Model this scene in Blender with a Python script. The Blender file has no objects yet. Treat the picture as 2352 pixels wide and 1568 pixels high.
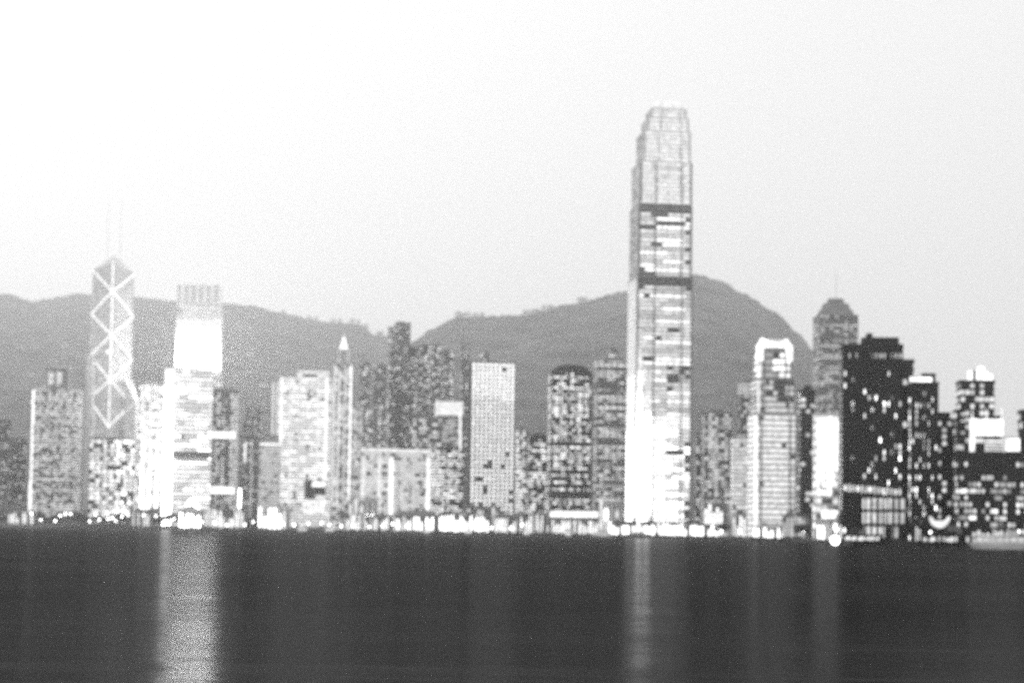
import bpy, bmesh, math, random
from mathutils import Vector, Matrix

random.seed(7)
R = math.radians
scn = bpy.context.scene
col = scn.collection

# ------------------------------------------------------------------ camera
K = 3970.0                      # focal length in units of the 2352-wide survey grid
CAM_H = 3.8
PITCH, ROLL, SHIFT_Y = R(3.0), R(0.85), 0.0972
cam_d = bpy.data.cameras.new('camera')
cam = bpy.data.objects.new('camera', cam_d)
col.objects.link(cam)
cam_d.sensor_width = 36.0
cam_d.lens = K * 36.0 / 2352.0
cam_d.shift_y = SHIFT_Y
cam_d.clip_start, cam_d.clip_end = 1.0, 60000.0
CAM_R = Matrix.Rotation(R(90) + PITCH, 3, 'X') @ Matrix.Rotation(ROLL, 3, 'Z')
cam.matrix_world = Matrix.Translation((0, 0, CAM_H)) @ CAM_R.to_4x4()
cam_d.dof.use_dof = True         # hand-held, slightly out of focus
cam_d.dof.focus_distance = 12.0
cam_d.dof.aperture_fstop = 1.9
scn.camera = cam

# ------------------------------------------------------------------ sky and sun
SUN_EL, SUN_AZ = R(38), R(-32)   # high thin overcast, sun behind the city to the left
world = bpy.data.worlds.new('World')
scn.world = world
world.use_nodes = True
nt = world.node_tree
nt.nodes.clear()
sky = nt.nodes.new('ShaderNodeTexSky')
sky.sky_type = 'NISHITA'
sky.sun_disc = False
sky.sun_elevation, sky.sun_rotation = SUN_EL, SUN_AZ
sky.air_density, sky.dust_density, sky.ozone_density = 1.0, 4.0, 1.0
bw = nt.nodes.new('ShaderNodeRGBToBW')
nt.links.new(sky.outputs[0], bw.inputs[0])
mix = nt.nodes.new('ShaderNodeMix')
mix.data_type = 'FLOAT'
mix.inputs[0].default_value = 0.82      # even cloud deck over the clear sky
mix.inputs[3].default_value = 10.9
nt.links.new(bw.outputs[0], mix.inputs[2])
bg = nt.nodes.new('ShaderNodeBackground')
bg.inputs[1].default_value = 0.10
nt.links.new(mix.outputs[0], bg.inputs[0])
wo = nt.nodes.new('ShaderNodeOutputWorld')
nt.links.new(bg.outputs[0], wo.inputs[0])

sun_d = bpy.data.lights.new('sun', 'SUN')
sun_d.energy = 0.9
sun_d.angle = R(14)
sun = bpy.data.objects.new('sun', sun_d)
col.objects.link(sun)
sdir = Vector((math.sin(SUN_AZ) * math.cos(SUN_EL), math.cos(SUN_AZ) * math.cos(SUN_EL), math.sin(SUN_EL)))
sun.rotation_euler = sdir.to_track_quat('Z', 'Y').to_euler()

vs = scn.view_settings
vs.view_transform, vs.look, vs.exposure, vs.gamma = 'Standard', 'None', 0.0, 1.0
vs.use_curve_mapping = False
scn.cycles.use_denoising = False
scn.cycles.max_bounces = 6
scn.cycles.volume_bounces = 1
scn.cycles.sample_clamp_indirect = 6.0
scn.cycles.sample_clamp_direct = 10.0

# ------------------------------------------------------------------ survey helpers
def ray(vx, vy):
    return CAM_R @ Vector(((vx - 1176) / K, (784 - vy + SHIFT_Y * 2352) / K, -1.0))

def at(vx, vy, D):
    """world point at depth D (metres north of the viewpoint) for a survey reading"""
    d = ray(vx, vy)
    return Vector((0, 0, CAM_H)) + d * (D / d.y)

def zat(vx, vy, D): return at(vx, vy, D).z
def xat(vx, D, vy=1195): return at(vx, vy, D).x
GZ = 2.2                          # level of the reclaimed waterfront
# the shoreline runs away from the viewer towards the left: distance factor along the survey
RUN = [(-900, 1.45), (0, 1.36), (600, 1.3), (1200, 1.15), (1500, 1.0), (1700, .88), (1860, .62), (1960, .5), (2352, .46), (3300, .42)]
def run(vx):
    for (a, b), (c, d) in zip(RUN, RUN[1:]):
        if vx <= c: return b + (d - b) * max(0.0, (vx - a) / (c - a))
    return RUN[-1][1]
def shore(vx): return (1910.0 - 420.0 * vx / 2352.0) * run(vx)

# ------------------------------------------------------------------ materials
MATS = {}
def mat(name, base=0.2, rough=0.7, spec=0.3, var=0.25, scale=0.15, emit=0.0, bump=0.0):
    if name in MATS: return MATS[name]
    m = bpy.data.materials.new(name); m.use_nodes = True
    t = m.node_tree; b = t.nodes['Principled BSDF']
    b.inputs['Roughness'].default_value = rough
    b.inputs['Specular IOR Level'].default_value = spec
    tc = t.nodes.new('ShaderNodeNewGeometry')
    n = t.nodes.new('ShaderNodeTexNoise')
    n.inputs['Scale'].default_value = scale; n.inputs['Detail'].default_value = 5
    t.links.new(tc.outputs['Position'], n.inputs['Vector'])
    r = t.nodes.new('ShaderNodeMapRange')
    r.inputs[1].default_value, r.inputs[2].default_value = 0.3, 0.7
    lo, hi = base * (1 - var), base * (1 + var)
    r.inputs[3].default_value, r.inputs[4].default_value = lo, hi
    t.links.new(n.outputs[0], r.inputs[0])
    t.links.new(r.outputs[0], b.inputs['Base Color'])
    if emit > 0:
        b.inputs['Emission Color'].default_value = (1, 1, 1, 1)
        r2 = t.nodes.new('ShaderNodeMapRange')          # curtains, desks, tube lights: uneven rooms
        n2 = t.nodes.new('ShaderNodeTexNoise'); n2.inputs['Scale'].default_value = 0.35; n2.inputs['Detail'].default_value = 2
        t.links.new(tc.outputs['Position'], n2.inputs['Vector'])
        r2.inputs[1].default_value, r2.inputs[2].default_value = 0.3, 0.7
        r2.inputs[3].default_value, r2.inputs[4].default_value = emit * 0.55, emit * 1.35
        t.links.new(n2.outputs[0], r2.inputs[0])
        t.links.new(r2.outputs[0], b.inputs['Emission Strength'])
        if emit < 50: m.cycles.emission_sampling = 'NONE'
    if bump > 0:
        bp = t.nodes.new('ShaderNodeBump'); bp.inputs['Strength'].default_value = bump; bp.inputs['Distance'].default_value = 2.0
        t.links.new(n.outputs[0], bp.inputs['Height']); t.links.new(bp.outputs[0], b.inputs['Normal'])
    MATS[name] = m
    return m

GLASS_D = mat('glass_dark', 0.015, 0.22, 0.25)
GLASS_M = mat('glass_mid', 0.06, 0.25, 0.35)
GLASS_L = mat('glass_light', 0.16, 0.3, 0.4)
GLASS_S = mat('glass_silver', 0.8, 0.3, 0.5)
CONC_D = mat('concrete_dark', 0.025, 0.8)
CONC_M = mat('concrete_mid', 0.25, 0.8)
CONC_L = mat('concrete_light', 0.52, 0.75)
CONC_W = mat('concrete_white', 0.72, 0.7)
METAL = mat('metal_pale', 0.8, 0.4, 0.5)
METAL_D = mat('metal_dark', 0.05, 0.45, 0.4)
E0 = mat('window_dim', 0.2, 0.4, emit=0.3)
E1 = mat('glow_soft', 0.4, 0.4, emit=0.5)
E2 = mat('glow_lit', 0.4, 0.4, emit=0.8)
E3 = mat('glow_bright', 0.5, 0.4, emit=1.4)  # these three: lit rooms, and floodlight painted as glow on walls and crowns
E4 = mat('glow_panel', 0.6, 0.4, emit=7.0)  # self-glow put in for floodlight on walls; real lamp heads share it
E5 = mat('glow_crown', 0.7, 0.4, emit=170.0)  # emission in place of floodlamps, raised for water streak and halo
E45 = mat('glow_shaft', 0.6, 0.4, emit=12.0)  # column emission put in for floodlight
E35 = mat('glow_medium', 0.6, 0.4, emit=3.2)  # glow painted as uplight on walls; some windows share it
EM = [None, E0, E1, E2, E3, E4, E5, E35]
HILL = mat('hill_woodland', 0.085, 0.95, 0.1, var=0.7, scale=0.007, bump=0.6)
LEAF = mat('tree_leaves', 0.05, 0.8, 0.2, var=0.5, scale=0.3)
BARK = mat('tree_bark', 0.06, 0.9, 0.1)
PAVE = mat('promenade_paving', 0.12, 0.85)
STONE = mat('seawall_stone', 0.05, 0.9, scale=0.5)
HULL = mat('boat_hull_white', 0.7, 0.4, 0.4)
HULL_D = mat('boat_hull_dark', 0.05, 0.5, 0.3)

# ------------------------------------------------------------------ object helpers
CUBES = {}
def cube_mesh(m):
    if m.name not in CUBES:
        v = [(x, y, z) for x in (-.5, .5) for y in (-.5, .5) for z in (-.5, .5)]
        f = [(0, 1, 3, 2), (4, 6, 7, 5), (0, 4, 5, 1), (2, 3, 7, 6), (0, 2, 6, 4), (1, 5, 7, 3)]
        me = bpy.data.meshes.new('block_' + m.name); me.from_pydata(v, [], f); me.materials.append(m)
        CUBES[m.name] = me
    return CUBES[m.name]

ROUND = {}
def round_mesh(m, n=10):
    if m.name not in ROUND:                      # flat disc with thickness, axis along y
        v = [(.5 * math.cos(2 * math.pi * i / n), y, .5 * math.sin(2 * math.pi * i / n)) for y in (-.5, .5) for i in range(n)]
        f = [tuple(range(n)), tuple(range(2 * n - 1, n - 1, -1))] + [(i, i + n, (i + 1) % n + n, (i + 1) % n) for i in range(n)]
        me = bpy.data.meshes.new('disc_' + m.name); me.from_pydata(v, [], f); me.materials.append(m)
        ROUND[m.name] = me
    return ROUND[m.name]

def link(name, me, parent=None):
    o = bpy.data.objects.new(name, me); col.objects.link(o)
    if parent: o.parent = parent
    return o

def part(name, parent, m, c, s, rz=0.0):
    o = link(name, cube_mesh(m), parent)
    o.location, o.scale = c, s
    if rz: o.rotation_euler = (0, 0, rz)
    return o

def sub(child, owner):
    """make child a piece of a part without moving it"""
    child.parent = owner; child.matrix_parent_inverse = owner.matrix_basis.inverted()
    return child

def poly(name, verts, faces, m, parent=None, smooth=False):
    me = bpy.data.meshes.new(name); me.from_pydata([tuple(v) for v in verts], [], faces)
    me.materials.append(m); me.update()
    if smooth: me.polygons.foreach_set('use_smooth', [True] * len(me.polygons))
    return link(name, me, parent)

def prism(name, pts, z0, z1, m, parent=None, top=1.0, tz=None):
    """vertical prism over a plan polygon; top scales the upper ring, tz gives each upper corner its own height"""
    n = len(pts); cx = sum(p[0] for p in pts) / n; cy = sum(p[1] for p in pts) / n
    v = [(x, y, z0) for x, y in pts] + [(cx + (x - cx) * top, cy + (y - cy) * top, tz[i] if tz else z1) for i, (x, y) in enumerate(pts)]
    f = [tuple(range(n - 1, -1, -1)), tuple(range(n, 2 * n))] + [(i, (i + 1) % n, (i + 1) % n + n, i + n) for i in range(n)]
    return poly(name, v, f, m, parent)

def beam(name, p, q, w, m, parent):
    p, q = Vector(p), Vector(q); d = q - p
    o = link(name, cube_mesh(m), parent)
    o.location = (p + q) / 2; o.scale = (w, w, d.length)
    o.rotation_euler = d.to_track_quat('Z', 'Y').to_euler()
    return o

def taper(name, parent, m, c, r0, r1, z0, z1, n=8):
    pts = [(c[0] + r0 * math.cos(2 * math.pi * i / n), c[1] + r0 * math.sin(2 * math.pi * i / n)) for i in range(n)]
    return prism(name, pts, z0, z1, m, parent, top=r1 / r0)

def tag(o, label=None, cat=None, group=None, kind=None):
    if label: o['label'] = label
    if cat: o['category'] = cat
    if group: o['group'] = group
    if kind: o['kind'] = kind
    return o

def thing(name, loc, label, cat, rz=0.0, group=None):
    o = link(name, None); o.location = loc; o.rotation_euler = (0, 0, rz)
    return tag(o, label, cat, group)

# ------------------------------------------------------------------ facades
def painted_uplight(parent, x, y, z0, z1, w, mats):
    """a column of self-glowing wall panels, fading upwards to imitate floodlights at its foot"""
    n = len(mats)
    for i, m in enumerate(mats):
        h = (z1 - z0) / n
        part('glow_column', parent, m, (x, y, z0 + h * (i + .5)), (w, 1.4, h * .97))  # stepped emission paints the floodlight on; no lamps are modelled below
class Count: pass
def face(parent, cnt, org, ang, width, z0, z1, fl, bw_, lit, sill=0.30, runmax=4, off=0.12, rnd=False, gapx=0.10):
    """lit panes of one facade. org = left end (x,y) seen from outside, ang = direction of the facade in plan"""
    nf = max(1, int((z1 - z0) / fl)); nb = max(1, round(width / bw_)); bw1 = width / nb
    ux, uy = math.cos(ang), math.sin(ang); nx, ny = uy, -ux
    rest = {}
    for f in range(nf):
        b = 0
        while b < nb:
            lv = lit(f, nf, b, nb)
            if not lv: b += 1; continue
            e = b + 1
            rm = random.randint(1, runmax)
            while e < nb and e - b < rm and not rnd:
                if not lit(f, nf, e, nb): break
                e += 1
            w = (e - b) * bw1 * (1 - gapx / (e - b)); h = fl * (1 - sill)
            u = (b + e) / 2 * bw1; z = z0 + f * fl + fl * sill + h / 2
            c = (org[0] + ux * u + nx * off, org[1] + uy * u + ny * off, z)
            m = EM[lv]
            if cnt.n < 300:
                o = link('window', round_mesh(m) if rnd else cube_mesh(m), parent)
                o.location = c; o.scale = (w, 0.16, h); o.rotation_euler = (0, 0, ang); cnt.n += 1
            else:
                rest.setdefault(m.name, []).append((c, w, h))
            b = e
    for mn, items in rest.items():
        v, fc = [], []
        for c, w, h in items:
            k = len(v)
            for su, sz in ((-.5, -.5), (.5, -.5), (.5, .5), (-.5, .5)):
                v.append((c[0] + ux * w * su, c[1] + uy * w * su, c[2] + h * sz))
            fc.append((k, k + 1, k + 2, k + 3))
        tag(poly('lit_windows', v, fc, MATS[mn], parent), kind='stuff')

def pat(dens, levels=(2, 3, 3, 4), floor_var=0.5, bay_var=0.2, lo=0.0, hi=1.0):
    """a lighting pattern: some floors and bays busy, some dark"""
    fv, bv = {}, {}
    def lit(f, nf, b, nb):
        t = f / nf
        if t < lo or t > hi: return 0
        p = dens * (1 + floor_var * (fv.setdefault(f, random.uniform(-1, 1)))) * (1 + bay_var * bv.setdefault(b, random.uniform(-1, 1)))
        return random.choice(levels) if random.random() < p else 0
    return lit

def block(parent, cnt, cx, cy, w, d, z0, z1, fl=3.8, bw_=3.2, wall=CONC_M, glass=GLASS_M, lit=None, lit_side=None,
          band=0.30, piers=0, pier_m=None, runmax=4, rnd=False, base=0.0, cap=True, gapx=0.10, proud=0.35):
    """one storeyed volume: glass body, a band per floor, piers between bays, lit panes set back between them"""
    bz = z0 + base
    part('wall', parent, glass, (cx, cy, (z0 + z1) / 2), (w, d, z1 - z0))
    nf = max(1, int((z1 - bz) / fl)); fl = (z1 - bz) / nf
    bh = fl * band
    for f in range(nf):
        part('floor_band', parent, wall, (cx, cy, bz + f * fl + bh / 2), (w + 2 * proud, d + 2 * proud, bh))
    if cap: part('parapet', parent, wall, (cx, cy, z1 + 0.6), (w + 2 * proud + .3, d + 2 * proud + .3, 1.6))
    if piers:
        for i in range(piers + 1):
            x = cx - w / 2 + w * i / piers
            part('pier', parent, pier_m or wall, (x, cy - d / 2 - proud - .1, (bz + z1) / 2), (w / piers * 0.14 + .3, 0.7, z1 - bz - .2))
    sill = band + 0.06
    if lit: face(parent, cnt, (cx - w / 2, cy - d / 2), 0.0, w, bz, z1, fl, bw_, lit, sill, runmax, rnd=rnd, gapx=gapx)
    ls = lit_side or lit
    if ls:
        gx = parent.matrix_basis @ Vector((cx, cy, 0)); ang = parent.rotation_euler.z + math.atan2(gx.x, gx.y)
        if ang > 0.015: face(parent, cnt, (cx - w / 2, cy + d / 2), -math.pi / 2, d, bz, z1, fl, bw_, ls, sill, runmax, rnd=rnd, gapx=gapx)
        elif ang < -0.015: face(parent, cnt, (cx + w / 2, cy - d / 2), math.pi / 2, d, bz, z1, fl, bw_, ls, sill, runmax, rnd=rnd, gapx=gapx)

GRID = R(5)
def tower(name, label, cat, x0, x1, ytop, D, ratio=0.8, rz=GRID, z0=GZ, group=None, ybase=1195, roof=True, mast=0, **kw):
    """an ordinary rectangular building surveyed between two readings at its mid height"""
    ym = (ytop + ybase) / 2
    D = D * run((x0 + x1) / 2)
    X0, X1 = at(x0, ym, D).x, at(x1, ym, D).x
    phi = math.atan2((X0 + X1) / 2, D); rel = abs(rz + phi)
    wt = (X1 - X0) * math.cos(phi)
    w = wt / (math.cos(rel) + ratio * math.sin(rel)); d = w * ratio
    zt = zat((x0 + x1) / 2, ytop, D)
    t = thing(name, ((X0 + X1) / 2, D + d / 2, z0), label, cat, rz, group)
    cnt = Count(); cnt.n = 0
    t_h = zt - z0
    block(t, cnt, 0, 0, w, d, 0, t_h, **kw)
    if roof:
        pm = kw.get('wall', CONC_M)
        part('plant_room', t, pm, (random.uniform(-.15, .15) * w, 0, t_h + 2.6), (w * random.uniform(.35, .6), d * .5, 3.6))
        part('plant_room', t, pm, (random.uniform(-.25, .25) * w, d * .1, t_h + 2.0), (w * .2, d * .3, 2.4))
    if mast: taper('mast', t, METAL, (w * .1, 0), .5, .2, t_h, t_h + mast)
    t['w_'] = w
    dims = (w, d, t_h)
    del t['w_']
    return t, dims, cnt

# ================================================================== SETTING
# water
def water_material():
    m = bpy.data.materials.new('harbour_water'); m.use_nodes = True
    t = m.node_tree; t.nodes.clear()
    out = t.nodes.new('ShaderNodeOutputMaterial'); pass
    df = t.nodes.new('ShaderNodeBsdfDiffuse'); gl = t.nodes.new('ShaderNodeBsdfGlossy')
    geo = t.nodes.new('ShaderNodeNewGeometry')
    df.inputs['Color'].default_value = (.004, .004, .004, 1)
    gl.inputs['Color'].default_value = (.075, .075, .075, 1)
    mp = t.nodes.new('ShaderNodeMapping'); mp.inputs['Scale'].default_value = (1, 2.0, 1)
    t.links.new(geo.outputs['Position'], mp.inputs['Vector'])
    n1 = t.nodes.new('ShaderNodeTexNoise'); n1.inputs['Scale'].default_value = .35; n1.inputs['Detail'].default_value = 4
    n2 = t.nodes.new('ShaderNodeTexNoise'); n2.inputs['Scale'].default_value = .012; n2.inputs['Detail'].default_value = 3
    for n in (n1, n2): t.links.new(mp.outputs[0], n.inputs['Vector'])
    rr = t.nodes.new('ShaderNodeMapRange'); rr.inputs[1].default_value, rr.inputs[2].default_value = .3, .7
    rr.inputs[3].default_value, rr.inputs[4].default_value = .155, .205
    t.links.new(n2.outputs[0], rr.inputs[0]); t.links.new(rr.outputs[0], gl.inputs['Roughness'])
    bp = t.nodes.new('ShaderNodeBump'); bp.inputs['Strength'].default_value = .18; bp.inputs['Distance'].default_value = .12
    t.links.new(n1.outputs[0], bp.inputs['Height'])
    n3 = t.nodes.new('ShaderNodeTexNoise'); n3.inputs['Scale'].default_value = .06; n3.inputs['Detail'].default_value = 3
    mp3 = t.nodes.new('ShaderNodeMapping'); mp3.inputs['Scale'].default_value = (.35, 1.6, 1)
    t.links.new(geo.outputs['Position'], mp3.inputs['Vector']); t.links.new(mp3.outputs[0], n3.inputs['Vector'])
    b3 = t.nodes.new('ShaderNodeBump'); b3.inputs['Strength'].default_value = .3; b3.inputs['Distance'].default_value = .5
    t.links.new(n3.outputs[0], b3.inputs['Height']); t.links.new(bp.outputs[0], b3.inputs['Normal'])
    b2 = t.nodes.new('ShaderNodeBump'); b2.inputs['Strength'].default_value = .3; b2.inputs['Distance'].default_value = 1.0
    t.links.new(n2.outputs[0], b2.inputs['Height']); t.links.new(b3.outputs[0], b2.inputs['Normal'])
    t.links.new(b2.outputs[0], gl.inputs['Normal'])
    ad = t.nodes.new('ShaderNodeAddShader')
    t.links.new(df.outputs[0], ad.inputs[0]); t.links.new(gl.outputs[0], ad.inputs[1])
    t.links.new(ad.outputs[0], out.inputs['Surface'])
    return m
wo_ = tag(poly('water', [(-6000, -600, 0), (6000, -600, 0), (9000, 12500, 0), (-9000, 12500, 0)], [(0, 1, 2, 3)], water_material()), kind='structure')

# made ground behind the seawall
SV = [-900, -300, 0, 300, 600, 900, 1200, 1350, 1500, 1600, 1700, 1780, 1860, 1910, 1960, 2100, 2352, 2700, 3200]
SP = [at(v, 1195, shore(v)) for v in SV]
gv = [(p.x, p.y + 1, GZ) for p in SP] + [(8900, 12300, GZ), (-8900, 12300, GZ)]
tag(poly('ground', gv, [tuple(range(len(gv)))], PAVE), kind='structure')
wv, wf = [], []
for p in SP: wv += [(p.x, p.y - 1.2, -1), (p.x, p.y - 1.2, GZ + .6), (p.x, p.y + 1.2, GZ + .6), (p.x, p.y + 1.2, -1)]
for i in range(len(SP) - 1):
    k = i * 4
    for j in range(3): wf.append((k + j, k + 4 + j, k + 5 + j, k + 1 + j))
tag(poly('seawall', wv, wf, STONE), kind='structure')
def shang(vx):
    p, q = at(vx - 20, 1195, shore(vx - 20)), at(vx + 20, 1195, shore(vx + 20))
    return math.atan2(q.y - p.y, q.x - p.x)

# hills
def interp(tab, x):
    if x <= tab[0][0]: return tab[0][1]
    for (a, b), (c, d) in zip(tab, tab[1:]):
        if x <= c: 
            s = (x - a) / (c - a); s = s * s * (3 - 2 * s) * .5 + s * .5
            return b + (d - b) * s
    return tab[-1][1]
from mathutils import noise as N
RIDGE_W = [(-900, 760), (-300, 690), (0, 672), (60, 690), (120, 680), (160, 672), (300, 680), (400, 690), (500, 694), (570, 700), (630, 716), (740, 738), (820, 742), (850, 766), (900, 772), (960, 790), (1100, 840), (1400, 950), (1700, 1060), (2000, 1150), (2700, 1180)]
RIDGE_E = [(500, 1190), (700, 1100), (860, 860), (940, 782), (985, 752), (1040, 724), (1100, 724), (1200, 720), (1300, 696), (1440, 664), (1530, 640), (1595, 628), (1650, 642), (1700, 670), (1780, 716), (1830, 762), (1870, 806), (1930, 870), (2000, 950), (2080, 1020), (2200, 1090), (2500, 1160), (3000, 1180)]
def hill_height(tab, D0, Dr, vx, D):
    H = zat(vx, interp(tab, vx), Dr) - GZ
    if D <= Dr: s = max(0, (D - D0) / (Dr - D0)); g = s ** 1.25
    else: g = max(0, 1 - ((D - Dr) / 2500) ** 1.5)
    p = at(vx, 1195, D)
    q = N.fractal(Vector((p.x / 420, p.y / 420, .3)), 1.0, 2.0, 5)
    return GZ - 4 + H * g + (q * 40 - 130 * abs(N.noise(Vector((p.x / 700, p.y / 1100, 4.1))))) * min(1, 4 * g) * max(0, 1 - g) ** .6
def hill(tab, D0, Dr, va, vb, label):
    nu, nv = 600, 110
    v, f = [], []
    for j in range(nv + 1):
        t = j / nv; D = D0 + (Dr + 700 - D0) * t
        for i in range(nu + 1):
            vx = va + (vb - va) * i / nu
            p = at(vx, 1195, D)
            z = hill_height(tab, D0, Dr, vx, D)
            can = N.fractal(Vector((p.x / 26, p.y / 26, 2.0)), .8, 2.1, 2) * 8 if z > 12 else 0
            v.append((p.x, p.y, z + can))
    for j in range(nv):
        for i in range(nu):
            a = j * (nu + 1) + i; f.append((a, a + 1, a + nu + 2, a + nu + 1))
    o = poly('hill', v, f, HILL, smooth=True)
    return tag(o, label, kind='structure')
hill(RIDGE_W, 2500, 10400, -700, 2000, 'long wooded ridge behind the braced tower')
hill(RIDGE_E, 2350, 7600, 500, 2900, 'rounded wooded peak behind the tallest tower')

# ================================================================== TOWERS
# --- braced tower with two masts
def braced_tower():
    D = 2150.0 * run(252)
    F = at(252, 900, D); L = at(196.5, 900, D); Rr = at(289, 900, D)
    a, b = F.x - L.x, Rr.x - F.x
    t = thing('braced_tower', (F.x, F.y, GZ), 'glass tower outlined by glowing diagonal bracing, twin masts on its sloping roof', 'tower')
    Lp, Fp, Rp = Vector((-a, b, 0)), Vector((0, 0, 0)), Vector((b, a, 0)); Bp = Lp + Rp
    zz = lambda vx, vy, off=0: zat(vx, vy, D + off) - GZ
    zF, zL, zR, zB = zz(256, 602), zz(200, 620, b), zz(288, 628, a), zz(244, 586, a + b)
    pts = [(p.x, p.y) for p in (Lp, Fp, Rp, Bp)]
    prism('wall', pts, 0, 0, GLASS_S, t, tz=[zL, zF, zR, zB])
    n = int(zL / 4.1)
    ring = [(p[0] * 1.012 + (-.12), p[1] * 1.012 - .25) for p in pts]
    me = None
    for i in range(n):
        if me is None:
            o = prism('floor_band', ring, 0, 0.9, CONC_W, t); me = o.data
        else: o = link('floor_band', me, t)
        o.location.z = i * 4.1
    cnt = Count(); cnt.n = 0
    angL = math.atan2((Fp - Lp).y, (Fp - Lp).x); angR = math.atan2((Rp - Fp).y, (Rp - Fp).x)
    face(t, cnt, (Lp.x, Lp.y), angL, (Fp - Lp).length, 0, zL, 4.1, 3.4, pat(.16, (1, 2, 2)), .32, 3, off=.2)
    face(t, cnt, (Fp.x, Fp.y), angR, (Rp - Fp).length, 0, zR, 4.1, 3.4, pat(.16, (1, 2, 2)), .32, 3, off=.2)
    nL, nR = Vector((math.sin(angL), -math.cos(angL), 0)), Vector((math.sin(angR), -math.cos(angR), 0))
    def bars(side, ys, yf, P, out, w=1.3):
        # zig-zag between a side edge (ys) and the front edge (yf)
        pts_ = []
        for i in range(len(yf)):
            pts_.append((P, ys[i])); pts_.append((Fp, yf[i]))
        for (p, y1), (q, y2) in zip(pts_, pts_[1:]):
            z1 = zz(196 if p is Lp else (289 if p is Rp else 252), y1, p.y); z2 = zz(196 if q is Lp else (289 if q is Rp else 252), y2, q.y)
            beam('light_bar', p + out * .9 + Vector((0, 0, z1)), q + out * .9 + Vector((0, 0, z2)), w, E3, t)
    bars('l', [621, 721, 817, 915], [669, 769, 873, 980], Lp, nL)
    bars('r', [629, 726, 826, 927], [669, 769, 873, 980], Rp, nR)
    beam('light_bar', Fp + Vector((0, -1, zz(248, 985))), Fp + Vector((0, -1, zF)), 1.5, E3, t)
    for P, zt in ((Lp, zL), (Rp, zR)):
        beam('edge_trim', P + Vector((0, -.6, 20)), P + Vector((0, -.6, zt)), .8, E1, t)
    # lower wing on the right
    W1 = at(304, 900, D).x - F.x
    prism('wall', [(b * .8, a * .4), (W1, a * .8), (W1 - 3, a * 1.6), (b * .8, a * 1.6)], 0, 0, GLASS_S, t, tz=[zz(285, 870), zz(303, 918), zz(303, 915), zz(285, 860)])
    pw = Vector((W1, a * .8 - 1, zz(303, 918)))
    beam('light_bar', Fp + nR * .9 + Vector((0, 0, zz(250, 873))), pw, 1.0, E2, t)
    beam('light_bar', Fp + nR * .9 + Vector((0, 0, zz(247, 980))), pw, 1.0, E2, t)
    # lower wing on the left with crossed bars
    xa, xb = at(189, 900, D).x - F.x, at(211, 900, D).x - F.x
    y0 = b - 4
    z0, z1 = 0, zz(200, 812)
    prism('wall', [(xa, y0), (xb, y0 - 6), (xb, y0 + 14), (xa, y0 + 14)], 0, z1, GLASS_S, t)
    def bb(v0, y_0, v1, y_1):
        f = lambda v, y: Vector((at(v, y, D).x - F.x, y0 - 6.6 + (xb - (at(v, y, D).x - F.x)) * .55, zz(v, y)))
        beam('light_bar', f(v0, y_0), f(v1, y_1), .9, E2, t)
    bb(192, 824, 208, 918); bb(208, 918, 192, 1002); bb(210, 816, 191, 926); bb(191, 926, 205, 1002)
    for v in (191, 209): bb(v, 830, v, 1000)
    # masts
    for vx, off in ((240, 6), (270, 10)):
        x = at(vx, 560, D).x - F.x
        taper('mast', t, METAL, (x, 22), 0.55, .25, zF - 6, zz(vx + 2, 462, 22), 8)
    part('lamp_cluster', t, E3, (at(250, 808, D).x - F.x, -2.2, zz(250, 808)), (7, 2, 5))
braced_tower()

# --- left tower with an edge glowing as if floodlit and rooftop sign
t, (w, d, h), c = tower('office_tower', 'grey office tower with one glowing edge and a striped rooftop sign', 'tower', 64, 178, 893, 2050,
    wall=CONC_M, glass=GLASS_M, lit=pat(.6, (2, 2, 3, 3), .5, .3), fl=4.4, bw_=3.6, runmax=2, roof=False, band=.34)
part('glow_column', t, E3, (-w / 2 - 1.0, -d / 2 - .6, h * .5), (3.0, 2.4, h * .98))
part('glow_column', t, E3, (-w / 2 - 1.6, -d / 2 - .9, h * .16), (4.6, 3.0, h * .30))
sf = part('sign_frame', t, CONC_M, (-w * .02, 0, h + 17), (w * .52, d * .4, 34))
part('roof_slab', t, CONC_L, (-w * .02, 0, h + 35.4), (w * .58, d * .5, 2.6))
for i, x in enumerate((-.21, -.165, -.12, -.02, .025, .07)):
    sub(part('sign_bar', t, E2, (x * w, -d * .2 - .5, h + 18 + (i % 2)), (1.5, .8, 24 - 3 * (i % 3))), sf)
for x, z in ((-.165, 12), (-.165, 22), (.025, 16), (.025, 25)):
    sub(part('sign_bar', t, E2, (x * w, -d * .2 - .4, h + z), (w * .07, .7, 2.0)), sf)
for i in range(9):
    part('entrance_light', t, E3, (-w * .38 + i * w * .095, -d / 2 - 1.0, 4.5), (w * .07, 1.2, 5 + (i * 7 % 3)))

tower('office_block', 'low broad block with large bright window bays in front of the braced tower', 'building', 199, 309, 1010, 1985, ratio=.4,
    wall=CONC_M, glass=GLASS_D, lit=(lambda f, nf, b, nb: (random.choice((3, 4)) if b < nb * .5 else random.choice((3, 4, 4, 7))) if random.random() < .74 else 0), fl=6.5, bw_=5.2, runmax=2, band=.22, piers=7)
t, (w, d, h), c = tower('office_tower', 'pale hazy slab between braced tower and the glowing stepped towers', 'tower', 313, 372, 885, 2230, ratio=.7,
    wall=CONC_L, glass=GLASS_L, lit=pat(.65, (3, 4, 7)), runmax=4)
for u in (-.3, 0, .32): painted_uplight(t, u * w, -d / 2 - 1.2, 1, h, 4.5, (E4, E35, E35, E3, E3, E2, E2, E1))  # glowing columns added here to widen the water streak

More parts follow.
